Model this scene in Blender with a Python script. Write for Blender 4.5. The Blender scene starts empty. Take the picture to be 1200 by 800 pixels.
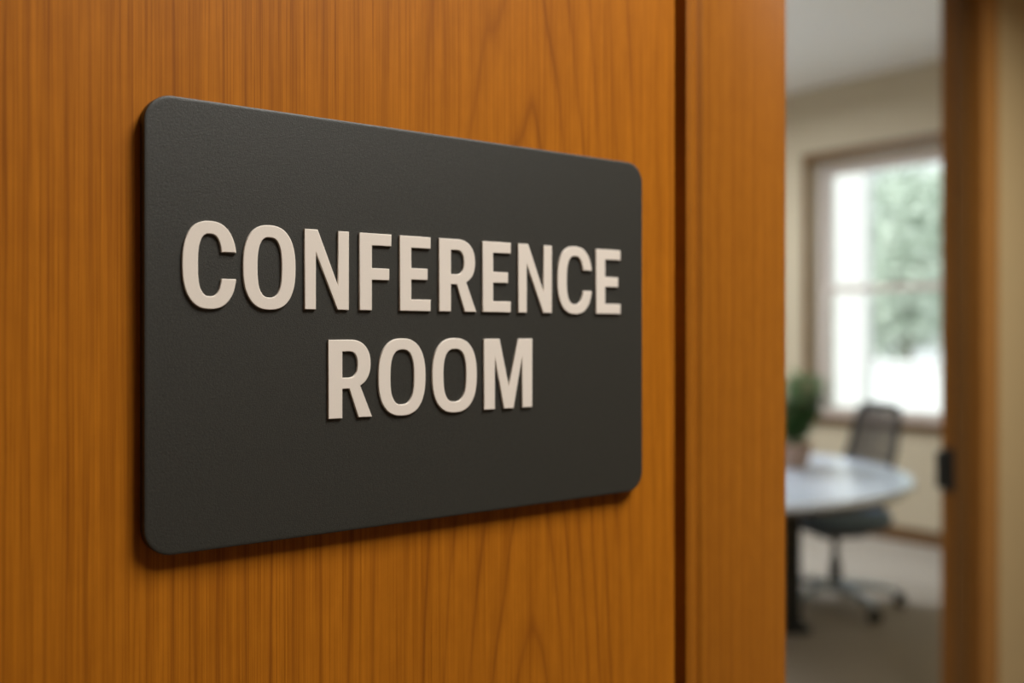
import bpy, bmesh, math, random
from mathutils import Vector, Matrix

# ------------------------------------------------------------------ frame
S = bpy.context.scene
COL = S.collection
random.seed(7)
F_PX = 1159.0
YAW = math.atan2(1493.0, F_PX)            # angle between the optical axis and the sign wall
CAM_Z = 1.4
FW = Vector((math.cos(YAW), math.sin(YAW), 0))
RT = Vector((math.sin(YAW), -math.cos(YAW), 0))

cd = bpy.data.cameras.new('camera')
cam = bpy.data.objects.new('camera', cd)
COL.objects.link(cam)
cam.location = (0, 0, CAM_Z)
cam.rotation_euler = (math.pi / 2, 0, YAW - math.pi / 2)
cd.sensor_width = 36
cd.lens = 36 * F_PX / 1200
cd.shift_y = -0.010
cd.clip_start = 0.02
cd.dof.use_dof = True
cd.dof.focus_distance = 0.475
cd.dof.aperture_fstop = 4.1
S.camera = cam

# exposure and colour
S.view_settings.view_transform = 'Standard'
S.view_settings.look = 'None'
S.view_settings.gamma = 1
S.view_settings.use_curve_mapping = False
S.view_settings.exposure = 0.0

# overcast daylight
w = bpy.data.worlds.new('world'); S.world = w
w.use_nodes = True
bg = w.node_tree.nodes['Background']
bg.inputs['Color'].default_value = (0.86, 0.90, 0.92, 1)
bg.inputs['Strength'].default_value = 1.25


def area(name, loc, target, sx, sy, power, col):
    d = bpy.data.lights.new(name, 'AREA')
    d.shape = 'RECTANGLE'; d.size = sx; d.size_y = sy
    d.energy = power; d.color = col
    o = bpy.data.objects.new(name, d); COL.objects.link(o)
    o.location = loc
    o.rotation_euler = (Vector(target) - Vector(loc)).to_track_quat('-Z', 'Y').to_euler()
    return o


# ceiling panel of the corridor, one farther back to light the jamb, and added room fill panels
WARM = (1.0, 0.97, 0.91)
area('corridor_panel_light', (0.76, -0.34, 2.585), (0.76, -0.34, 0), 0.58, 0.75, 41, WARM)
L2 = area('corridor_panel_light', (2.45, 0.50, 2.585), (2.45, 0.50, 0), 0.50, 0.50, 22, WARM)  # set here so the door jamb gets light
L2.data.spread = math.radians(165)
for lx, ly, lp in ((4.35, 4.35, 62), (2.3, 4.6, 58)):
    area('room_fill_light', (lx, ly, 3.125), (lx, ly, 0), 0.55, 0.55, lp, (0.92, 0.97, 1.0)).data.spread = math.radians(170)  # unseen fill panels added to brighten the room
area('ceiling_fill_light', (2.9, 4.9, 2.50), (2.9, 4.9, 4), 1.3, 0.16, 30, (0.88, 0.95, 1.0))  # added unseen fill that brightens the room ceiling
sd = bpy.data.lights.new('sun', 'SUN'); sd.energy = 4.0; sd.angle = math.radians(3); sd.color = (1.0, 0.98, 0.95)
sun = bpy.data.objects.new('sun', sd); COL.objects.link(sun)
sun.rotation_euler = Vector((0.62, -0.35, -0.75)).to_track_quat('-Z', 'Y').to_euler()


def portal(name, loc, target, sx, sy):
    o = area(name, loc, target, sx, sy, 1, (1, 1, 1))
    o.data.cycles.is_portal = True


WU, WN0, WN1, WZ0, WZ1 = 6.1, 2.55, 4.34, 0.79, 2.62      # the window in the far side wall
portal('window_portal', (WU + .32, (WN0 + WN1) / 2, (WZ0 + WZ1) / 2), (0, (WN0 + WN1) / 2, (WZ0 + WZ1) / 2), WN1 - WN0, WZ1 - WZ0)

# ------------------------------------------------------------------ materials


def new_mat(name):
    m = bpy.data.materials.new(name); m.use_nodes = True
    nt = m.node_tree
    return m, nt, nt.nodes['Principled BSDF']


class G:
    """small node graph writer"""
    def __init__(s, nt): s.nt = nt
    def n(s, t, **kw):
        x = s.nt.nodes.new(t)
        for k, v in kw.items(): setattr(x, k, v)
        return x
    def put(s, sock, v):
        if hasattr(v, 'is_output') or isinstance(v, bpy.types.NodeSocket): s.nt.links.new(v, sock)
        else: sock.default_value = v
    def m(s, op, a, b=0.0, c=0.0):
        x = s.n('ShaderNodeMath', operation=op)
        s.put(x.inputs[0], a); s.put(x.inputs[1], b)
        if len(x.inputs) > 2: s.put(x.inputs[2], c)
        return x.outputs[0]
    def mapr(s, v, a, b, c, d):
        x = s.n('ShaderNodeMapRange')
        s.put(x.inputs[0], v)
        for i, q in enumerate((a, b, c, d)): x.inputs[i + 1].default_value = q
        return x.outputs[0]
    def noise(s, vec, scale, detail=2.0, rough=.5):
        x = s.n('ShaderNodeTexNoise'); s.put(x.inputs['Vector'], vec)
        x.inputs['Scale'].default_value = scale; x.inputs['Detail'].default_value = detail
        x.inputs['Roughness'].default_value = rough
        return x.outputs['Fac']
    def vscale(s, vec, sc, off=(0, 0, 0)):
        x = s.n('ShaderNodeMapping'); s.put(x.inputs['Vector'], vec)
        x.inputs['Scale'].default_value = sc; x.inputs['Location'].default_value = off
        return x.outputs[0]
    def mix(s, f, a, b, blend='MIX'):
        x = s.n('ShaderNodeMix', data_type='RGBA', blend_type=blend)
        s.put(x.inputs[0], f); s.put(x.inputs[6], a); s.put(x.inputs[7], b)
        return x.outputs[2]
    def bump(s, h, strength, dist):
        x = s.n('ShaderNodeBump'); x.inputs['Strength'].default_value = strength
        x.inputs['Distance'].default_value = dist; s.put(x.inputs['Height'], h)
        return x.outputs[0]


def plain(name, col, rough=.6, spec=.5, noise_scale=0, amount=.08, bump=0.0, metal=0.0, bscale=None):
    m, nt, b = new_mat(name); g = G(nt)
    b.inputs['Roughness'].default_value = rough
    b.inputs['Metallic'].default_value = metal
    b.inputs['Specular IOR Level'].default_value = spec
    c = (*col, 1)
    co = g.n('ShaderNodeTexCoord').outputs['Object']
    if noise_scale:
        f = g.noise(co, noise_scale, 3)
        dark = tuple(x * (1 - amount) for x in col) + (1,)
        light = tuple(min(1, x * (1 + amount)) for x in col) + (1,)
        nt.links.new(g.mix(f, dark, light), b.inputs['Base Color'])
        if bump:
            h = g.noise(co, bscale or noise_scale * 4, 2)
            nt.links.new(g.bump(h, .6, bump), b.inputs['Normal'])
    else:
        b.inputs['Base Color'].default_value = c
    return m


def wood(name, base, line, cathedral=False, spacing=.0095, line_amt=.75, streak=.5, rough=.42, axis='X', seed=0.0, spec=.2):
    """veneer with vertical grain; axis is the horizontal direction the rings are spread along"""
    m, nt, b = new_mat(name); g = G(nt)
    co = g.n('ShaderNodeTexCoord').outputs['Object']
    sp = g.n('ShaderNodeSeparateXYZ'); nt.links.new(co, sp.inputs[0])
    if axis == 'X': X, Z = sp.outputs['X'], sp.outputs['Z']
    elif axis == 'Y': X, Z = sp.outputs['Y'], sp.outputs['Z']
    else: X, Z = sp.outputs['Z'], sp.outputs['Y']
    if axis == 'X+Y': X = g.m('ADD', sp.outputs['X'], sp.outputs['Y']); Z = sp.outputs['Z']
    cv = g.n('ShaderNodeCombineXYZ'); nt.links.new(X, cv.inputs[0]); nt.links.new(Z, cv.inputs[2])
    cv.inputs[1].default_value = seed
    v = cv.outputs[0]
    wob = g.noise(g.vscale(v, (16, 1, 2.2)), 1, 2)                     # slow sideways waver
    wob2 = g.noise(g.vscale(v, (90, 1, 16), (3, 0, 1)), 1, 2)
    Xw = g.m('ADD', X, g.m('MULTIPLY', g.m('SUBTRACT', wob, .5), .008 if cathedral else .004))
    Xw = g.m('ADD', Xw, g.m('MULTIPLY', g.m('SUBTRACT', wob2, .5), .0022 if cathedral else .0010))
    if cathedral:
        x = g.m('SUBTRACT', Xw, .361)
        # one flank of the cathedral is a little wider than the other
        neg = g.m('MAXIMUM', g.m('MULTIPLY', x, -1), 0); pos = g.m('MAXIMUM', x, 0)
        xs = g.m('ADD', pos, g.m('MULTIPLY', neg, .6))
        ax = g.m('SQRT', g.m('ADD', g.m('MULTIPLY', xs, xs), .0105 ** 2))
        # rings get closer together away from the heart of the board
        dens = g.m('ADD', ax, g.m('MULTIPLY', g.m('POWER', neg, 3), 5.5))
        dens = g.m('ADD', dens, g.m('MULTIPLY', g.m('POWER', pos, 2), 1.3))
        fall = g.m('EXPONENT', g.m('MULTIPLY', g.m('MULTIPLY', x, x), -190))
        zz = g.m('SUBTRACT', Z, 1.40)
        f = g.m('ADD', dens, g.m('MULTIPLY', g.m('MULTIPLY', zz, fall), .135))
        ph = g.m('ADD', g.m('MULTIPLY', f, 1 / .0135), 1.04 + 1.0)
    else:
        ph = g.m('MULTIPLY', Xw, 1 / spacing)
    jit = g.noise(g.vscale(v, (60, 1, 1.2), (9, 0, 0)), 1, 1)
    ph = g.m('ADD', ph, g.m('MULTIPLY', jit, .55 if cathedral else 1.3))
    if cathedral: ph = g.m('SUBTRACT', ph, .27)
    fr = g.m('FRACT', ph)
    r = g.n('ShaderNodeValToRGB'); nt.links.new(fr, r.inputs[0])
    e = r.color_ramp.elements
    e[0].position = 0.0; e[0].color = (1, 1, 1, 1)
    e[1].position = .11; e[1].color = (.30, .30, .30, 1)
    for p, c in ((.35, .04), (.78, .0), (.93, .35), (1.0, 1.0)):
        q = e.new(p); q.color = (c, c, c, 1)
    ringmask = g.mapr(g.noise(g.vscale(v, (40, 1, 6), (5, 0, 2)), 1, 2), .3, .7, .35, 1.0)
    ring = g.m('MULTIPLY', r.outputs[0], ringmask)
    if cathedral:       # far from the heart many of the rings fade away
        keep = g.mapr(g.noise(g.vscale(v, (34, 1, 1.3), (4, 0, 8)), 1, 2), .42, .60, .15, 1.0)
        keep = g.m('MAXIMUM', keep, g.mapr(neg, .20, .25, 0, .75))
        ring = g.m('MULTIPLY', ring, g.m('MAXIMUM', keep, g.m('EXPONENT', g.m('MULTIPLY', g.m('MULTIPLY', x, x), -160))))
    # fine pores: long vertical hairlines
    s1 = g.noise(g.vscale(v, (1350, 1, 8)), 1, 2, .65)
    s2 = g.noise(g.vscale(v, (560, 1, 5), (2, 0, 5)), 1, 2, .65)
    s3 = g.noise(g.vscale(v, (70, 1, 2.0), (7, 0, 5)), 1, 2, .6)
    st = g.m('ADD', g.m('MULTIPLY', g.mapr(s1, .46, .64, 0, 1), .75), g.m('MULTIPLY', g.mapr(s2, .46, .66, 0, 1), .60))
    st = g.m('ADD', st, g.m('MULTIPLY', g.mapr(s3, .3, .7, 0, 1), .34))
    darkb = tuple(base[i] * (.46, .38, .28)[i] for i in range(3))
    c = g.mix(g.m('MULTIPLY', st, streak), (*base, 1), (*darkb, 1))
    c = g.mix(g.m('MULTIPLY', ring, line_amt), c, (*line, 1))
    # mottled figure of the varnish
    mot = g.noise(g.vscale(v, (130, 1, 60), (1, 0, 3)), 1, 3)
    c = g.mix(g.mapr(mot, .35, .65, 0, .16), c, (*darkb, 1))
    nt.links.new(c, b.inputs['Base Color'])
    b.inputs['Roughness'].default_value = rough
    b.inputs['Specular IOR Level'].default_value = spec
    nt.links.new(g.bump(g.m('MULTIPLY', s1, -1), .35, .00012), b.inputs['Normal'])
    return m


WOODC = (.468, .157, .0085)
WLINE = (.19, .052, .004)
M_PANEL = wood('cherry_veneer', WOODC, WLINE, cathedral=True, streak=.56, line_amt=1.0)
M_POST = wood('cherry_trim', (.355, .122, .009), WLINE, spacing=.0118, line_amt=.62, streak=.35, spec=.2)
M_GROOVE = plain('groove_brown', (.36, .21, .02), .6)
M_JAMB = wood('stained_jamb', (.25, .105, .018), (.12, .035, .006), spacing=.02, axis='Y', line_amt=.4, streak=.3)
M_STOP = wood('stained_stop', (.17, .08, .02), (.09, .03, .008), spacing=.02, axis='Y', line_amt=.4, streak=.3)
M_CASE = wood('stained_casing', (.46, .22, .06), WLINE, spacing=.02, line_amt=.4, streak=.3)
M_WTRIM = wood('window_oak', (.17, .10, .05), (.14, .05, .01), spacing=.02, axis='Z', line_amt=.4, streak=.3)
M_DARKWALL = plain('low_bounce_brown', (.26, .18, .115), .6, .3, 14, .1)  # unseen corridor walls, darkened to cut bounced fill
M_DARKCARPET = plain('brown_carpet', (.15, .115, .085), .95, .1, 60, .18, .002, bscale=500)  # unseen corridor floor, kept dark against bounced light
M_CEIL2 = plain('corridor_ceiling', (.6, .58, .55), .9, .2, 30, .03)
M_WALL = plain('beige_paint', (.60, .455, .24), .8, .3, 14, .03, .0004, bscale=220)
M_RWALL = plain('room_paint', (.50, .435, .325), .8, .3, 14, .03, .0004, bscale=220)
M_CEIL = plain('white_ceiling', (.86, .86, .86), .9, .2, 30, .03, .0006, bscale=160)
M_CARPET = plain('grey_carpet', (.36, .325, .285), .95, .1, 60, .18, .002, bscale=500)
M_PLATE = plain('charcoal_plate', (.0215, .0215, .0172), .5, .6, 1100, .55, .00022, bscale=2200)
M_LETTER = plain('ivory_letter', (.76, .69, .615), .5, .4, 1500, .05, .00003, bscale=3000)
M_VINYL = plain('window_vinyl', (.56, .50, .46), .5, .4, 8, .03)
M_BLACK = plain('black_metal', (.012, .013, .012), .45, .4, 20, .1)
M_PLASTIC = plain('black_plastic', (.018, .020, .021), .5, .5, 20, .1)
M_ALU = plain('brushed_aluminium', (.38, .46, .56), .4, .5, 40, .1, metal=.4)
M_SEAT = plain('slate_fabric', (.16, .235, .36), .8, .3, 300, .2, .0006, bscale=900)
M_TOP = plain('sheen_tinted_laminate', (.52, .59, .70), .24, .5, 6, .03)  # white top; blue window sheen put into the base colour
M_TEDGE = plain('table_edge_band', (.10, .09, .085), .5)
M_POT = plain('clay_pot', (.42, .30, .24), .8, .2, 30, .1)
M_SOIL = plain('potting_soil', (.03, .02, .012), .95, .1, 80, .4, .004)
M_LEAF = plain('green_leaf', (.085, .20, .06), .45, .4, 18, .35)
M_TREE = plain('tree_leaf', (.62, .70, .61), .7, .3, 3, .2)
M_BARK = plain('tree_bark', (.16, .12, .09), .9, .1, 10, .3)
M_PAVE = plain('pale_paving', (.72, .72, .73), .9, .2, 2, .1)
M_STUCCO = plain('white_stucco', (.80, .80, .80), .9, .2, 5, .04)
M_DIFF = plain('lamp_diffuser', (.8, .78, .72), .5)

# backrest mesh fabric: woven, with see-through holes
M_MESH, nt, b = new_mat('woven_mesh'); g = G(nt)
b.inputs['Base Color'].default_value = (.055, .045, .037, 1); b.inputs['Roughness'].default_value = .8
co = g.n('ShaderNodeTexCoord').outputs['Object']
sp = g.n('ShaderNodeSeparateXYZ'); nt.links.new(co, sp.inputs[0])
hx = g.m('GREATER_THAN', g.m('FRACT', g.m('MULTIPLY', sp.outputs['Y'], 180)), .42)
hz = g.m('GREATER_THAN', g.m('FRACT', g.m('MULTIPLY', sp.outputs['Z'], 180)), .42)
hole = g.m('MULTIPLY', hx, hz)
b.inputs['Alpha'].default_value = 1
nt.links.new(g.m('SUBTRACT', 1.0, hole), b.inputs['Alpha'])

# clear window glass: mostly lets light straight through, a little mirror
M_GLASS, nt, b = new_mat('window_glass'); nt.nodes.remove(b)
out = nt.nodes['Material Output']
tr = nt.nodes.new('ShaderNodeBsdfTransparent'); tr.inputs[0].default_value = (.95, .98, .965, 1)
gl = nt.nodes.new('ShaderNodeBsdfGlossy'); gl.inputs['Roughness'].default_value = .02
mx = nt.nodes.new('ShaderNodeMixShader'); mx.inputs[0].default_value = .05
nt.links.new(tr.outputs[0], mx.inputs[1]); nt.links.new(gl.outputs[0], mx.inputs[2]); nt.links.new(mx.outputs[0], out.inputs[0])

# lit diffuser of the ceiling panels
M_LIT, nt, b = new_mat('lit_diffuser')
b.inputs['Emission Color'].default_value = (1, .85, .66, 1); b.inputs['Emission Strength'].default_value = 2.0

# ------------------------------------------------------------------ mesh helpers


def box(bm, x0, x1, y0, y1, z0, z1):
    vs = [bm.verts.new(p) for p in ((x0, y0, z0), (x1, y0, z0), (x1, y1, z0), (x0, y1, z0), (x0, y0, z1), (x1, y0, z1), (x1, y1, z1), (x0, y1, z1))]
    for f in ((0, 3, 2, 1), (4, 5, 6, 7), (0, 1, 5, 4), (1, 2, 6, 5), (2, 3, 7, 6), (3, 0, 4, 7)):
        bm.faces.new([vs[i] for i in f])


def prism(bm, pts, z0, z1, ax='Z'):
    """closed outline pts extruded; ax Z: pts are (x, y); ax X: pts are (y, z); ax Y: pts are (x, z)"""
    def P(a, b_, c): return {'Z': (a, b_, c), 'X': (c, a, b_), 'Y': (a, c, b_)}[ax]
    lo = [bm.verts.new(P(a, b_, z0)) for a, b_ in pts]; hi = [bm.verts.new(P(a, b_, z1)) for a, b_ in pts]
    n = len(pts)
    bm.faces.new(lo[::-1]); bm.faces.new(hi)
    for i in range(n):
        bm.faces.new((lo[i], lo[(i + 1) % n], hi[(i + 1) % n], hi[i]))


def lathe(bm, prof, cx=0, cy=0, seg=40):
    rings = []
    for r, z in prof:
        if r < 1e-6: rings.append([bm.verts.new((cx, cy, z))])
        else: rings.append([bm.verts.new((cx + r * math.cos(2 * math.pi * i / seg), cy + r * math.sin(2 * math.pi * i / seg), z)) for i in range(seg)])
    for a, b_ in zip(rings, rings[1:]):
        for i in range(seg):
            j = (i + 1) % seg
            if len(a) == 1 and len(b_) == 1: continue
            if len(a) == 1: bm.faces.new((a[0], b_[j], b_[i]))
            elif len(b_) == 1: bm.faces.new((a[i], a[j], b_[0]))
            else: bm.faces.new((a[i], a[j], b_[j], b_[i]))


def tube(bm, pts, radii, seg=10, flat=1.0):
    pts = [Vector(p) for p in pts]
    if not isinstance(radii, (list, tuple)): radii = [radii] * len(pts)
    rings = []
    for k, p in enumerate(pts):
        t = (pts[min(k + 1, len(pts) - 1)] - pts[max(k - 1, 0)]).normalized()
        up = Vector((0, 0, 1)) if abs(t.z) < .95 else Vector((0, 1, 0))
        a = t.cross(up).normalized(); c = a.cross(t).normalized()
        rings.append([bm.verts.new(p + a * math.cos(2 * math.pi * i / seg) * radii[k] + c * math.sin(2 * math.pi * i / seg) * radii[k] * flat) for i in range(seg)])
    for a, b_ in zip(rings, rings[1:]):
        for i in range(seg):
            j = (i + 1) % seg
            bm.faces.new((a[i], a[j], b_[j], b_[i]))
    bm.faces.new(rings[0][::-1]); bm.faces.new(rings[-1])


def obj(name, bm, mat, parent=None, smooth=False, bevel=0.0, seg=2, loc=None):
    bmesh.ops.recalc_face_normals(bm, faces=bm.faces[:])
    me = bpy.data.meshes.new(name); bm.to_mesh(me); bm.free()
    me.materials.append(mat)
    if smooth:
        me.polygons.foreach_set('use_smooth', [True] * len(me.polygons))
        me.set_sharp_from_angle(angle=math.radians(40))
    o = bpy.data.objects.new(name, me); COL.objects.link(o)
    if parent: o.parent = parent
    if loc: o.location = loc
    if bevel:
        md = o.modifiers.new('bevel', 'BEVEL'); md.width = bevel; md.segments = seg; md.limit_method = 'ANGLE'; md.angle_limit = math.radians(40)
    return o


def thing(name, label, cat, loc=(0, 0, 0), rz=0.0, group=None):
    o = bpy.data.objects.new(name, None); COL.objects.link(o)
    o.location = loc; o.rotation_euler = (0, 0, rz)
    o.empty_display_size = .1
    o['label'] = label; o['category'] = cat
    if group: o['group'] = group
    return o


def struct(name, bm, mat, label, cat, **kw):
    o = obj(name, bm, mat, **kw)
    if not o.parent:
        o['kind'] = 'structure'; o['label'] = label; o['category'] = cat
    return o


def B(*boxes):
    bm = bmesh.new()
    for q in boxes: box(bm, *q)
    return bm


# ------------------------------------------------------------------ corridor
PN = 0.4445                    # face of the veneered panel
DN = 1.52                      # wall that holds the doorway
GX0, GX1, PX1 = 0.4795, 0.4888, 0.596
DX0, DX1 = 2.02, 3.005         # door opening
DH = 2.52
CZ = 2.60

# panelled wall in front; the board, then the recessed groove, then the post
o = struct('wall_left', B((-1.5, GX0, PN, PN + .06, 0, CZ)), M_PANEL, 'orange cherry veneer wall panel with cathedral grain behind the dark sign', 'wall', bevel=.0006)
struct('wall_core', B((-1.5, PX1 - .012, PN + .06, DN, 0, CZ)), M_WALL, 'beige wall return behind the cherry panelling', 'wall').name = 'wall_return'
struct('trim_1', B((GX0 - .001, GX1 + .004, PN + .009, PN + .0605, 0, CZ)), M_GROOVE, 'dark recessed groove between cherry panel and cherry post', 'trim')
# post with an eased nose and a shallow flute beside the groove
y = PN - .0015
prof = [(GX1, PN + .075), (GX1, y + .0011), (GX1 + .0003, y + .0004), (GX1 + .0011, y), (GX1 + .0062, y)]
prof += [(GX1 + .0072 + .0085 * t / 8, y + .0022 * math.sin(math.pi * t / 8)) for t in range(9)]
prof += [(GX1 + .0170, y), (PX1 - .0030, y), (PX1 - .0009, y + .0009), (PX1, y + .003), (PX1, DN), (PX1 - .02, DN), (PX1 - .02, PN + .075)]
bm = bmesh.new(); prism(bm, prof, 0, CZ)
struct('trim_2', bm, M_POST, 'vertical cherry wood trim post between dark groove and open doorway', 'trim', smooth=True)

# wall with the doorway
struct('wall_right', B((PX1, DX0 - .018, DN, DN + .123, 0, 3.25), (DX1 + .018, 6.1, DN, DN + .123, 0, 3.25), (DX0 - .018, DX1 + .018, DN, DN + .123, DH, 3.25)), M_WALL,
       'warm beige painted wall to the right of the open doorway', 'wall')
# the frame of the doorway: jambs, stops, casing and the latch plate
door = thing('door_1', 'brown stained wood doorway frame with a black latch plate', 'door frame', (DX1, DN, 0))
door['kind'] = 'structure'
def dpart(name, bm, mat, **kw):
    o = obj(name, bm, mat, door, **kw); o.matrix_parent_inverse = Matrix.Translation(-door.location); return o
J = .020
dpart('jamb', B((DX1, DX1 + .018, DN - .004, DN + .127, 0, DH)), M_JAMB, bevel=.002)
dpart('jamb', B((DX0 - .018, DX0, DN - .004, DN + .127, 0, DH)), M_JAMB, bevel=.002)
dpart('head_jamb', B((DX0 - .018, DX1 + .018, DN - .004, DN + .127, DH - .018, DH + .002)), M_JAMB)
dpart('door_stop', B((DX1 - .012, DX1 + .002, DN + .034, DN + .076, 0, DH - .018)), M_STOP, bevel=.002)
dpart('door_stop', B((DX0 - .002, DX0 + .012, DN + .034, DN + .076, 0, DH - .018)), M_STOP, bevel=.002)
def casing(x0, x1, s):
    # moulded profile: thick outer edge, thin inner edge
    a, b_ = (x0, x1) if s > 0 else (x1, x0)
    pts = [(a, DN + .001), (a, DN - .009), (a + s * .006, DN - .013), (a + s * .035, DN - .015), (a + s * .055, DN - .020), (b_ - s * .003, DN - .020), (b_, DN - .016), (b_, DN + .001)]
    bm = bmesh.new(); prism(bm, pts, 0, DH + .07); return bm
dpart('casing', casing(DX1 + .003, DX1 + .078, 1), M_CASE, smooth=True)
dpart('casing', casing(DX0 - .078, DX0 - .003, -1), M_CASE, smooth=True)
dpart('head_casing', B((DX0 - .003, DX1 + .003, DN - .018, DN + .001, DH + .001, DH + .07)), M_CASE)
# latch: strike plate let into the rebate, with its lip and the dark keeper box
bm = B((DX1 - .0045, DX1 + .0005, DN + .083, DN + .124, .895, 1.03), (DX1 - .016, DX1 - .004, DN + .117, DN + .137, .905, 1.02))
lp = dpart('latch_plate', bm, M_BLACK, bevel=.0015); lp['label'] = 'black latch plate at the far edge of the jamb'

struct('floor_corridor', B((-1.5, 4.5, -2.0, DN + .06, -.06, 0)), M_DARKCARPET, 'brown carpet floor of the corridor', 'floor').name = 'floor.001'
struct('floor', B((-.1, 6.4, DN + .06, 6.6, -.06, 0)), M_CARPET, 'grey beige carpet floor under the round table', 'floor')
struct('ceiling_corridor', B((-1.5, 4.5, -2.0, DN, CZ, CZ + .06)), M_CEIL2, 'white corridor ceiling above the sign wall', 'ceiling').name = 'ceiling.001'
struct('wall_back', B((-1.6, 4.6, -2.1, -2.0, 0, CZ)), M_DARKWALL, 'brown corridor wall facing the sign', 'wall')
struct('wall_end', B((-1.6, -1.5, -2.0, PN + .06, 0, CZ)), M_DARKWALL, 'brown corridor end wall left of the sign', 'wall')
struct('wall_end', B((4.5, 4.6, -2.0, DN, 0, CZ)), M_WALL, 'beige corridor end wall right of the doorway', 'wall')
for x, yy, t in ((.76, -.34, 'above the sign'), (2.45, .50, 'in front of the doorway, placed to light its jamb')):
    p = thing('ceiling_light', 'square ceiling light panel in the corridor ' + t, 'light', (x, yy, CZ), 0, None)
    fr = B((-.32, .32, -.32, -.295, -.012, 0), (-.32, .32, .295, .32, -.012, 0), (-.32, -.295, -.295, .295, -.012, 0), (.295, .32, -.295, .295, -.012, 0))
    obj('frame', fr, M_VINYL, p); obj('diffuser', B((-.295, .295, -.295, .295, -.006, 0)), M_LIT, p)

# ------------------------------------------------------------------ conference room
for x, yy, t in ((4.35, 4.35, 'room near the window'), (2.3, 4.6, 'room away from the window')):
    p = thing('ceiling_light', 'added unseen square fill panel in the ' + t, 'light', (x, yy, 3.15), 0, None)  # out of view, added to carry the room fill
    fr = B((-.32, .32, -.32, -.295, -.012, 0), (-.32, .32, .295, .32, -.012, 0), (-.32, -.295, -.295, .295, -.012, 0), (.295, .32, -.295, .295, -.012, 0))
    obj('frame', fr, M_VINYL, p); obj('diffuser', B((-.295, .295, -.295, .295, -.006, 0)), M_LIT, p)
RZ = 3.15
p = thing('added_uplight', 'long slim unseen uplight added to brighten the room ceiling', 'lamp', (2.9, 4.9, RZ))  # added fitting, out of view, for the fill on the ceiling
obj('housing', B((-.68, .68, -.10, .10, -.70, -.66)), M_VINYL, p, bevel=.005)
for q in (-.5, .5):
    bm = bmesh.new(); tube(bm, [(q, 0, -.66), (q, 0, 0)], .004, 8); obj('rod', bm, M_ALU, p, smooth=True)
RY0, RY1 = DN + .123, 6.5
struct('ceiling', B((0, 6.1, RY0, RY1, RZ, RZ + .08)), M_CEIL, 'plain white ceiling of the bright room beyond the doorway', 'ceiling')
struct('wall_far', B((0, 6.3, RY1, RY1 + .1, 0, 3.25)), M_RWALL, 'beige far wall of the room beyond the doorway', 'wall')
struct('wall_room_left', B((-.1, 0, RY0, RY1, 0, 3.25)), M_RWALL, 'beige left wall of the room beyond the doorway', 'wall').name = 'wall_inner'
W = WU
struct('wall_window', B((W, W + .3, RY0, WN0, 0, 3.25), (W, W + .3, WN1, RY1, 0, 3.25), (W, W + .3, WN0, WN1, 0, WZ0), (W, W + .3, WN0, WN1, WZ1, 3.25)),
       M_RWALL, 'beige painted wall around the bright window', 'wall')
struct('baseboard_window', B((W - .016, W, RY0, RY1, 0, .10)), M_WTRIM, 'brown wooden baseboard under the bright window', 'baseboard', bevel=.003)

win = thing('window_1', 'bright double hung window with brown wood casing above the chair', 'window', (W, WN0, WZ0))
win['kind'] = 'structure'
def wpart(name, bm, mat, **kw):
    o = obj(name, bm, mat, win, **kw); o.matrix_parent_inverse = Matrix.Translation(-win.location); return o
c = .055
wpart('casing', B((W - .02, W, WN0 - c, WN1 + c, WZ1, WZ1 + .065), (W - .018, W, WN0 - c, WN0, WZ0, WZ1), (W - .018, W, WN1, WN1 + c, WZ0, WZ1)), M_WTRIM, bevel=.003)
wpart('sill', B((W - .05, W + .10, WN0 - c - .02, WN1 + c + .02, WZ0 - .025, WZ0 + .002)), M_WTRIM, bevel=.004)
wpart('apron', B((W - .016, W, WN0 - c, WN1 + c, WZ0 - .05, WZ0 - .025)), M_WTRIM, bevel=.003)
a0, a1 = W + .10, W + .17
fw = .055
wpart('window_frame', B((a0, a1, WN0, WN0 + fw, WZ0, WZ1), (a0, a1, WN1 - fw, WN1, WZ0, WZ1), (a0, a1, WN0 + fw, WN1 - fw, WZ1 - .05, WZ1), (a0, a1, WN0 + fw, WN1 - fw, WZ0, WZ0 + .02)), M_VINYL, bevel=.003)
ZM = 1.70
def sash(z0, z1, y0, y1, dx, tt, tb):
    s = .04
    o = wpart('sash', B((a0 + dx, a0 + dx + .03, y0, y0 + s, z0, z1), (a0 + dx, a0 + dx + .03, y1 - s, y1, z0, z1), (a0 + dx, a0 + dx + .03, y0 + s, y1 - s, z1 - tt, z1), (a0 + dx, a0 + dx + .03, y0 + s, y1 - s, z0, z0 + tb)), M_VINYL, bevel=.002)
    p = obj('pane', B((a0 + dx + .013, a0 + dx + .017, y0 + s - .005, y1 - s + .005, z0 + tb - .005, z1 - tt + .005)), M_GLASS, o)
sash(ZM - .02, WZ1 - .05, WN0 + fw, WN1 - fw, .032, .045, .045)
sash(WZ0 + .02, ZM + .02, WN0 + fw, WN1 - fw, .002, .045, .05)

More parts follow.
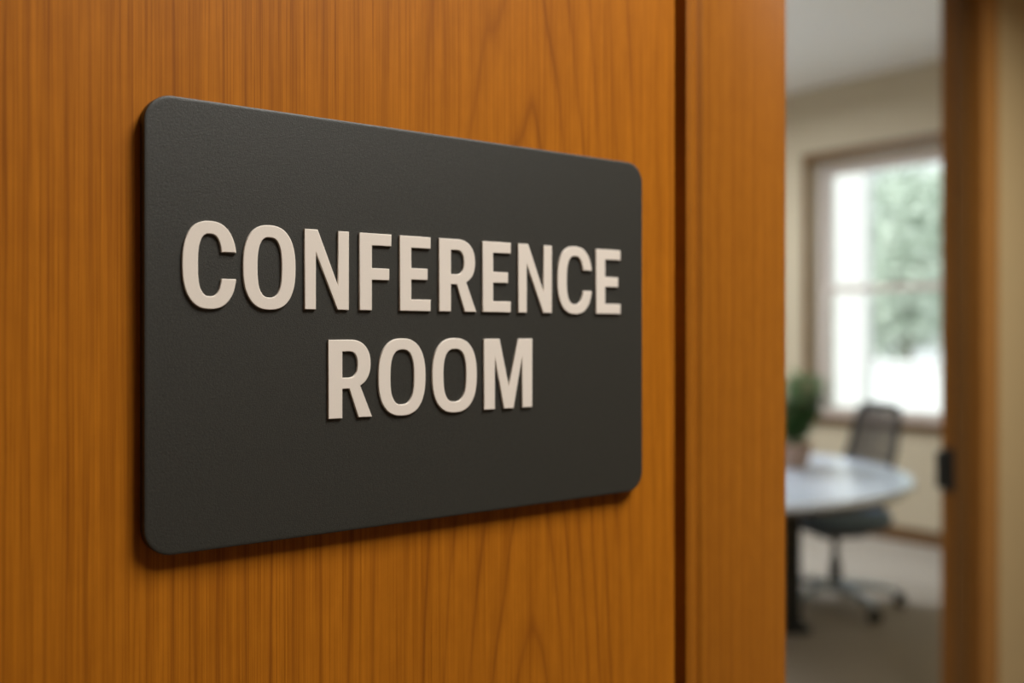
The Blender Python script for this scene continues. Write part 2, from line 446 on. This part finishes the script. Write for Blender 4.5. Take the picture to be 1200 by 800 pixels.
# ------------------------------------------------------------------ outdoors
struct('ground', B((6.4, 40, -25, 45, -.35, -.25)), M_PAVE, 'pale sunlit paving outside the window', 'ground')
def at_uv(u, px):
    al = YAW - math.atan((px - 600) / F_PX); return u * math.tan(al)
pil = thing('porch_pillar', 'white flat porch pillar outside the left part of the window', 'pillar', (9.0, (at_uv(9, 972) + at_uv(9, 1012)) / 2, -.25))
hw = (at_uv(9, 968) - at_uv(9, 1012)) / 2
obj('shaft', B((-.07, .07, -hw - .04, hw, .25, 4.2)), M_STUCCO, pil, bevel=.01)
obj('base', B((-.13, .13, -hw - .10, hw + .06, 0, .25)), M_STUCCO, pil, bevel=.01)
obj('capital', B((-.13, .13, -hw - .10, hw + .06, 4.2, 4.4)), M_STUCCO, pil, bevel=.01)
gw = thing('garden_wall', 'low white wall behind the window glass below the trees', 'wall', (13.5, 8, -.25))
obj('wall_body', B((-.12, .12, -9, 9, 0, 1.15)), M_STUCCO, gw); obj('coping', B((-.17, .17, -9.05, 9.05, 1.15, 1.22)), M_STUCCO, gw, bevel=.01)

def tree(u, n, h, r, label, seed):
    rd = random.Random(seed)
    t = thing('garden_tree', label, 'tree', (u, n, -.25), 0, 'trees outside the window')
    bm = bmesh.new(); tube(bm, [(0, 0, 0), (.05, .03, h * .3), (-.03, .05, h * .62)], [.16, .12, .06], 10)
    for k in range(6):
        a = k * 1.05 + rd.random(); z = h * (.3 + .05 * k)
        tube(bm, [(0, 0, z), (math.cos(a) * r * .35, math.sin(a) * r * .35, z + h * .12), (math.cos(a) * r * .6, math.sin(a) * r * .6, z + h * .26)], [.06, .04, .015], 6)
    obj('trunk', bm, M_BARK, t, smooth=True)
    bm = bmesh.new()
    blobs = [(rd.uniform(-.6, .6) * r, rd.uniform(-.6, .6) * r, h * rd.uniform(.34, .86), r * rd.uniform(.3, .48)) for _ in range(16)]
    for _ in range(2600):
        bx_, by_, bz_, br = blobs[rd.randrange(16)]
        d = Vector((rd.gauss(0, 1), rd.gauss(0, 1), rd.gauss(0, 1))).normalized()
        p = Vector((bx_, by_, bz_)) + d * br * rd.uniform(.6, 1.05)
        a = Vector((rd.gauss(0, 1), rd.gauss(0, 1), rd.gauss(0, .6))).normalized(); b_ = a.cross(d).normalized()
        l = rd.uniform(.09, .17)
        vs = [bm.verts.new(p + a * l), bm.verts.new(p + b_ * l * .45 + d * .02), bm.verts.new(p - a * l), bm.verts.new(p - b_ * l * .45 + d * .02)]
        bm.faces.new(vs)
    obj('foliage', bm, M_TREE, t)
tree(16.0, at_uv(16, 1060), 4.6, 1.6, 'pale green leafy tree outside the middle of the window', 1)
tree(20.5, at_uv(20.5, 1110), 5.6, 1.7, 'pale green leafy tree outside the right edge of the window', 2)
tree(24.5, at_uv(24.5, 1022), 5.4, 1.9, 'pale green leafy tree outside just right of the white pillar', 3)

# ------------------------------------------------------------------ round table
def cam_pt(X, Z, z=0.0):
    p = RT * X + FW * Z; return (p.x, p.y, z)
TC = cam_pt(.85, 4.66)
TR = .97
t = thing('round_table', 'round conference table with pale glossy top on a black pedestal', 'table', TC)
bm = bmesh.new(); lathe(bm, [(0, .720), (TR - .02, .720), (TR - .004, .724), (TR - .004, .727)], seg=96); 
lathe(bm, [(TR - .012, .7265), (TR, .7275), (TR + .001, .746), (TR - .003, .750), (0, .750)], seg=96)
obj('tabletop', bm, M_TOP, t, smooth=True)
bm = bmesh.new(); lathe(bm, [(TR - .03, .70), (TR - .025, .72), (0, .72)], seg=96); lathe(bm, [(0, .70), (TR - .03, .70)], seg=96)
obj('edge_rail', bm, M_TEDGE, t, smooth=True)
bm = bmesh.new()
box(bm, -.50, .50, -.045, .045, .03, .70); box(bm, -.53, .53, -.10, .10, 0, .035); box(bm, -.40, .40, -.16, .16, .66, .70)
pd = obj('pedestal', bm, M_BLACK, t, bevel=.006)
pd.rotation_euler.z = math.atan2(RT.y, RT.x)

# ------------------------------------------------------------------ potted plant on the table
PC = cam_pt(1.35, 4.75, .75)
p = thing('potted_plant', 'bushy green plant in a small clay pot on the round table', 'plant', PC)
bm = bmesh.new(); lathe(bm, [(0, 0), (.062, 0), (.066, .004), (.088, .095), (.094, .097), (.094, .115), (.084, .115), (.080, .09), (0, .088)], seg=40)
obj('pot', bm, M_POT, p, smooth=True)
bm = bmesh.new(); lathe(bm, [(0, .100), (.05, .099), (.081, .094)], seg=24); obj('soil', bm, M_SOIL, p, smooth=True)
bm = bmesh.new(); rd = random.Random(5)
def leaf(bm, p0, d, ln, wd, droop):
    d = Vector(d).normalized(); side = d.cross(Vector((0, 0, 1))).normalized()
    prev = None; n = 6
    for k in range(n + 1):
        s = k / n
        c0 = Vector(p0) + d * ln * s + Vector((0, 0, -droop * ln * s * s))
        wv = wd * math.sin(math.pi * min(1, .12 + s * .88)) ** .8 if k < n else .0008
        nrm = side.cross(d)
        row = [bm.verts.new(c0 - side * wv), bm.verts.new(c0 + nrm * wv * -.25), bm.verts.new(c0 + side * wv)]
        if prev:
            bm.faces.new((prev[0], prev[1], row[1], row[0])); bm.faces.new((prev[1], prev[2], row[2], row[1]))
        prev = row
stems = bmesh.new()
for k in range(34):
    a = rd.uniform(0, 6.28); tilt = rd.uniform(.02, .66); h = rd.uniform(.22, .37)
    base = Vector((rd.uniform(-.03, .03), rd.uniform(-.03, .03), .095))
    top = base + Vector((math.cos(a) * math.sin(tilt) * h, math.sin(a) * math.sin(tilt) * h, h * math.cos(tilt)))
    tube(stems, [base, (base + top) / 2 + Vector((0, 0, .01)), top], [.003, .0025, .0015], 6)
    for q in range(16):
        s = .18 + .82 * q / 15
        pt = base.lerp(top, s); b_ = rd.uniform(0, 6.28)
        leaf(bm, pt, (math.cos(b_), math.sin(b_), rd.uniform(.15, .9)), rd.uniform(.055, .095), rd.uniform(.010, .017), rd.uniform(.1, .5))
obj('foliage', bm, M_LEAF, p, smooth=True); obj('stem', stems, M_LEAF, p, smooth=True)

# ------------------------------------------------------------------ office chair
CH = cam_pt(1.655, 5.06)
BD = RT * .98 + FW * .2                       # from seat towards backrest
ch = thing('office_chair', 'dark office swivel chair with mesh back beside the round table', 'chair', CH, math.atan2(BD.y, BD.x))
# local: +X points to the backrest, Y across
def superslab(bm, lx0, lx1, wy, z0, z1, nx=14, ny=14, dish=.012):
    """cushion: rounded in plan, domed on top"""
    cx, hx_ = (lx0 + lx1) / 2, (lx1 - lx0) / 2
    def pt(i, top, s):
        a = 2 * math.pi * i / 48; e = .42
        x_ = math.copysign(abs(math.cos(a)) ** e, math.cos(a)); y_ = math.copysign(abs(math.sin(a)) ** e, math.sin(a))
        return (cx + hx_ * x_ * s, wy * y_ * s, top)
    rings = []
    for s, z in ((.0, z0), (.9, z0), (.985, z0 + .012), (1, (z0 + z1) / 2), (.985, z1 - .012), (.93, z1), (.5, z1 - dish), (.0, z1 - dish)):
        if s == 0: rings.append([bm.verts.new((cx, 0, z))])
        else: rings.append([bm.verts.new(pt(i, z, s)) for i in range(48)])
    for a, b_ in zip(rings, rings[1:]):
        for i in range(48):
            j = (i + 1) % 48
            if len(a) == 1: bm.faces.new((a[0], b_[j], b_[i]))
            elif len(b_) == 1: bm.faces.new((a[i], a[j], b_[0]))
            else: bm.faces.new((a[i], a[j], b_[j], b_[i]))
bm = bmesh.new(); superslab(bm, -.27, .22, .25, .435, .505); obj('seat', bm, M_SEAT, ch, smooth=True)
bm = bmesh.new(); superslab(bm, -.24, .20, .225, .405, .437, dish=0); obj('seat_pan', bm, M_PLASTIC, ch, smooth=True)
bm = bmesh.new(); box(bm, -.10, .13, -.07, .07, .355, .408); tube(bm, [(-.02, .06, .385), (-.02, .27, .39)], [.006, .006], 8); box(bm, -.035, -.005, .26, .30, .383, .397)
obj('tilt_mechanism', bm, M_PLASTIC, ch, bevel=.01)
bm = bmesh.new(); lathe(bm, [(0, .10), (.030, .10), (.030, .23), (.018, .23), (.018, .36), (0, .36)], seg=24); obj('gas_column', bm, M_PLASTIC, ch, smooth=True)
# backrest: frame ring with woven mesh, tilted back and bowed
TILT = math.radians(15)
def bk(y_, z_):
    bow = .045 * (y_ / .23) ** 2
    return Vector((.155 + (z_ - .56) * math.tan(TILT) - bow + .02 * math.sin((z_ - .56) * 7), y_, z_))
NB = 56; hwid, zc, hh = .205, .80, .215
loop = []
for i in range(NB):
    a = 2 * math.pi * i / NB; e = .26
    cy_ = math.copysign(abs(math.cos(a)) ** e, math.cos(a)); sz = math.copysign(abs(math.sin(a)) ** e, math.sin(a))
    z_ = zc + hh * sz
    y_ = hwid * cy_ * (1 - .10 * (z_ - zc) / hh)
    loop.append(bk(y_, z_))
bm = bmesh.new()
rings = []
for i in range(NB):
    pq = loop[i]; tg = (loop[(i + 1) % NB] - loop[i - 1]).normalized(); nx_ = Vector((1, 0, 0)); s_ = tg.cross(nx_).normalized(); n2 = s_.cross(tg)
    rings.append([bm.verts.new(pq + s_ * math.cos(q * math.pi / 4) * .016 + n2 * math.sin(q * math.pi / 4) * .013) for q in range(8)])
for i in range(NB):
    for q in range(8):
        bm.faces.new((rings[i][q], rings[i][(q + 1) % 8], rings[(i + 1) % NB][(q + 1) % 8], rings[(i + 1) % NB][q]))
bk_frame = obj('backrest_frame', bm, M_PLASTIC, ch, smooth=True)
bm = bmesh.new()
rows = []
for r_ in range(13):
    z_ = zc - hh * .985 + 2 * hh * .985 * r_ / 12
    k = (1 - abs((z_ - zc) / hh) ** 5.5) ** (1 / 5.5) if abs(z_ - zc) < hh else 0
    hw_ = hwid * (1 - .10 * (z_ - zc) / hh) * max(.72, k)
    rows.append([bk(hw_ * (c_ / 6 - 1), z_) for c_ in range(13)])
fr_, bk_ = [[[bm.verts.new(v + Vector((dx, 0, 0))) for v in r_] for r_ in rows] for dx in (-.0015, .0015)]
for L_ in (fr_, bk_):
    for i in range(12):
        for j in range(12): bm.faces.new((L_[i][j], L_[i][j + 1], L_[i + 1][j + 1], L_[i + 1][j]))
for i in range(12):
    for j in (0, 12): bm.faces.new((fr_[i][j], fr_[i + 1][j], bk_[i + 1][j], bk_[i][j]))
    for j in (0, 12): bm.faces.new((fr_[j][i], fr_[j][i + 1], bk_[j][i + 1], bk_[j][i]))
bm_ = obj('backrest_mesh', bm, M_MESH, ch, smooth=True)
bm = bmesh.new()
tube(bm, [(.10, 0, .385), (.22, 0, .39), (.25, 0, .43), (.25, 0, .52), (.215, 0, .60), (.222, 0, .70)], [.028, .028, .026, .024, .022, .018], 10)
tube(bm, [(.215, 0, .60), (.187, .10, .60), (bk(.19, .6) + Vector((.004, 0, 0)))], [.018, .015, .013], 8)
tube(bm, [(.215, 0, .60), (.187, -.10, .60), (bk(-.19, .6) + Vector((.004, 0, 0)))], [.018, .015, .013], 8)
obj('back_support', bm, M_PLASTIC, ch, smooth=True)
# five star base; leg directions chosen as in the photo
bm = bmesh.new(); lathe(bm, [(0, .075), (.045, .075), (.052, .09), (.046, .125), (.032, .135), (0, .135)], seg=30); obj('base_hub', bm, M_ALU, ch, smooth=True)
inv = ch.matrix_basis.to_3x3().inverted() if False else Matrix.Rotation(-math.atan2(BD.y, BD.x), 3, 'Z')
d0 = inv @ (RT * .27 - FW * .96); a0_ = math.atan2(d0.y, d0.x)
leg0 = cas0 = None
for k in range(5):
    a = a0_ + k * 2 * math.pi / 5
    if k == 0:
        bm = bmesh.new()
        pts = [(.03, 0, .112), (.12, 0, .106), (.22, 0, .094), (.305, 0, .078), (.325, 0, .074)]
        ws = [.034, .032, .028, .023, .014]
        tube(bm, pts, ws, 12, .62)
        leg0 = obj('leg', bm, M_ALU, ch, smooth=True); leg0.rotation_euler.z = a
        bm = bmesh.new()
        for s_ in (-1, 1):
            # twin wheels, axle along Y
            n = 24; y0_, y1_ = s_ * .006, s_ * .026
            pr = []
            for yy_, rr in ((y0_, .024), (y0_, .0275), (y1_ - s_ * .004, .0275), (y1_, .024)):
                pr.append([bm.verts.new((.325 + rr * math.cos(2 * math.pi * i / n), yy_, .0275 + rr * math.sin(2 * math.pi * i / n))) for i in range(n)])
            for A_, B_ in zip(pr, pr[1:]):
                for i in range(n): bm.faces.new((A_[i], A_[(i + 1) % n], B_[(i + 1) % n], B_[i]))
            bm.faces.new(pr[0]); bm.faces.new(pr[-1])
        # hood and stem
        tube(bm, [(.300, 0, .034), (.312, 0, .052), (.330, 0, .058), (.350, 0, .045)], [.008, .012, .012, .008], 8)
        tube(bm, [(.318, 0, .05), (.318, 0, .078)], [.006, .006], 8)
        cas0 = obj('caster', bm, M_PLASTIC, ch, smooth=True); cas0.rotation_euler.z = a
    else:
        for src in (leg0, cas0):
            q = src.copy(); q.rotation_euler.z = a; COL.objects.link(q); q.parent = ch

# ------------------------------------------------------------------ the sign
SX0, SX1, SZ0, SZ1, FN = .13745, .44326, 1.3009, 1.5043, .438
sign = thing('wall_sign', 'charcoal rounded wall sign reading CONFERENCE ROOM in raised ivory letters', 'sign', ((SX0 + SX1) / 2, PN, (SZ0 + SZ1) / 2))
def spart(o):
    o.parent = sign; o.matrix_parent_inverse = Matrix.Translation(-sign.location); return o
def rounded(x0, x1, z0, z1, r, n=14):
    P = []
    for cx_, cz_, a0__ in ((x1 - r, z1 - r, 0), (x0 + r, z1 - r, 90), (x0 + r, z0 + r, 180), (x1 - r, z0 + r, 270)):
        for i in range(n + 1):
            a = math.radians(a0__ + 90 * i / n); P.append((cx_ + r * math.cos(a), cz_ + r * math.sin(a)))
    return P
bm = bmesh.new()
n_ = None; rings = []
for ins, yy in ((.0022, PN), (.0003, PN - .0003), (0, PN - .0008), (0, FN + .0007), (.0002, FN + .0002), (.0007, FN), (.0016, FN)):
    P = rounded(SX0 + ins, SX1 - ins, SZ0 + ins, SZ1 - ins, .0125 - ins)
    rings.append([bm.verts.new((a, yy, b_)) for a, b_ in P])
for A_, B_ in zip(rings, rings[1:]):
    for i in range(len(A_)): bm.faces.new((A_[i], A_[(i + 1) % len(A_)], B_[(i + 1) % len(A_)], B_[i]))
bm.faces.new(rings[0]); bm.faces.new(rings[-1])
spart(obj('sign_plate', bm, M_PLATE, smooth=True))

# letters: outlines in a 1 x 1 cell (x across, z up)
def sup(cx_, cz_, a, b_, e, t0=0, t1=360, n=48):
    out_ = []
    for i in range(n + 1):
        t_ = math.radians(t0 + (t1 - t0) * i / n)
        co_, si_ = math.cos(t_), math.sin(t_)
        out_.append((cx_ + a * math.copysign(abs(co_) ** (2 / e), co_), cz_ + b_ * math.copysign(abs(si_) ** (2 / e), si_)))
    return out_
H = .0388
def L_E():
    return [[(0, 0), (0, 1), (1, 1), (1, .845), (.37, .845), (.37, .572), (.90, .572), (.90, .420), (.37, .420), (.37, .155), (1, .155), (1, 0)]]
def L_F():
    return [[(0, 0), (0, 1), (1, 1), (1, .845), (.385, .845), (.385, .550), (.93, .550), (.93, .397), (.385, .397), (.385, 0)]]
def L_N():
    return [[(0, 0), (0, 1), (.29, 1), (.752, .305), (.752, 1), (1, 1), (1, 0), (.735, 0), (.250, .715), (.250, 0)]]
def L_M():
    return [[(0, 0), (0, 1), (.315, 1), (.508, .315), (.700, 1), (1, 1), (1, 0), (.785, 0), (.785, .74), (.605, 0), (.405, 0), (.222, .74), (.222, 0)]]
def L_R():
    o_ = [(0, 0), (0, 1), (.50, 1)] + sup(.50, .69, .465, .31, 2.25, 90, -48, 26)[1:]
    o_ = [p_ for p_ in o_ if not (p_[1] < .412 and p_[0] > .3)]
    o_ += [(.725, .408), (1, 0), (.680, 0), (.47, .375), (.315, .375), (.315, 0)]
    h_ = [(.315, .515)] + sup(.46, .682, .20, .167, 2.5, -90, 90, 20) + [(.315, .849)]
    return [o_, h_]
def rnd(w_): # superellipse ring, widths in metres
    tx, tz = .0071 / w_, .0058 / H
    return tx, tz
def L_O(w_):
    tx, tz = rnd(w_)
    return [sup(.5, .5, .5, .513, 2.45)[:-1], sup(.5, .5, .5 - tx, .513 - tz, 2.7)[:-1]]
def L_C(w_):
    tx, tz = rnd(w_)
    a_ = .5 + .02
    outer = sup(a_, .5, a_, .513, 2.45, 0, 360, 160)[:-1]; inner = sup(a_, .5, a_ - tx, .513 - tz, 2.7, 0, 360, 160)[:-1]
    hi_, lo_ = .655, .345
    def cut(P):  # go from upper terminal counter-clockwise to lower terminal
        k0 = next(i for i, p_ in enumerate(P) if p_[1] > hi_)
        k1 = max(i for i, p_ in enumerate(P) if p_[1] < lo_ )
        return P[k0:k1 + 1]
    oc, ic = cut(outer), cut(inner)
    oc = [(oc[0][0], hi_)] + oc + [(oc[-1][0], lo_)]; ic = [(ic[0][0], hi_)] + ic + [(ic[-1][0], lo_)]
    return [oc + ic[::-1]]
LT, LB = .0013, .00034         # letter thickness, rounding of its edges
def letter(ch_, x0, x1, z0):
    w_ = x1 - x0
    loops = {'E': L_E, 'F': L_F, 'N': L_N, 'M': L_M, 'R': L_R}[ch_]() if ch_ in 'EFNMR' else {'O': L_O, 'C': L_C}[ch_](w_)
    cu = bpy.data.curves.new('letter', 'CURVE'); cu.dimensions = '2D'; cu.fill_mode = 'BOTH'
    for P in loops:
        s_ = cu.splines.new('POLY'); s_.points.add(len(P) - 1); s_.use_cyclic_u = True
        for q, (a, b_) in zip(s_.points, P): q.co = (a * w_, b_ * H, 0, 1)
    cu.extrude = (LT - LB) / 2 + .0002; cu.bevel_depth = LB; cu.bevel_resolution = 2; cu.offset = -LB
    tmp = bpy.data.objects.new('letter_outline', cu)
    me = bpy.data.meshes.new_from_object(tmp)
    bpy.data.objects.remove(tmp); bpy.data.curves.remove(cu)
    me.materials.clear(); me.materials.append(M_LETTER)
    # lie the outline up against the plate: local z -> -Y; centre the thickness
    half = (LT - LB) / 2 + .0002 + LB
    me.transform(Matrix.Translation((x0, FN - LT + half, z0)) @ Matrix.Rotation(math.pi / 2, 4, 'X'))
    me.polygons.foreach_set('use_smooth', [True] * len(me.polygons)); me.set_sharp_from_angle(angle=math.radians(35))
    o = bpy.data.objects.new('letter', me); COL.objects.link(o)
    return spart(o)
Z1_, Z2_ = 1.4105, 1.3570
for c_, a, b_ in (('C', .1537, .1780), ('O', .1819, .2082), ('N', .2129, .2368), ('F', .2427, .2612), ('E', .2661, .2850), ('R', .2903, .3146),
                  ('E', .3188, .3383), ('N', .3436, .3683), ('C', .3726, .3987), ('E', .4028, .4231)):
    letter(c_, a, b_, Z1_)
for c_, a, b_ in (('R', .2255, .2499), ('O', .2535, .2818), ('O', .2860, .3149), ('M', .3197, .3537)):
    letter(c_, a, b_, Z2_)
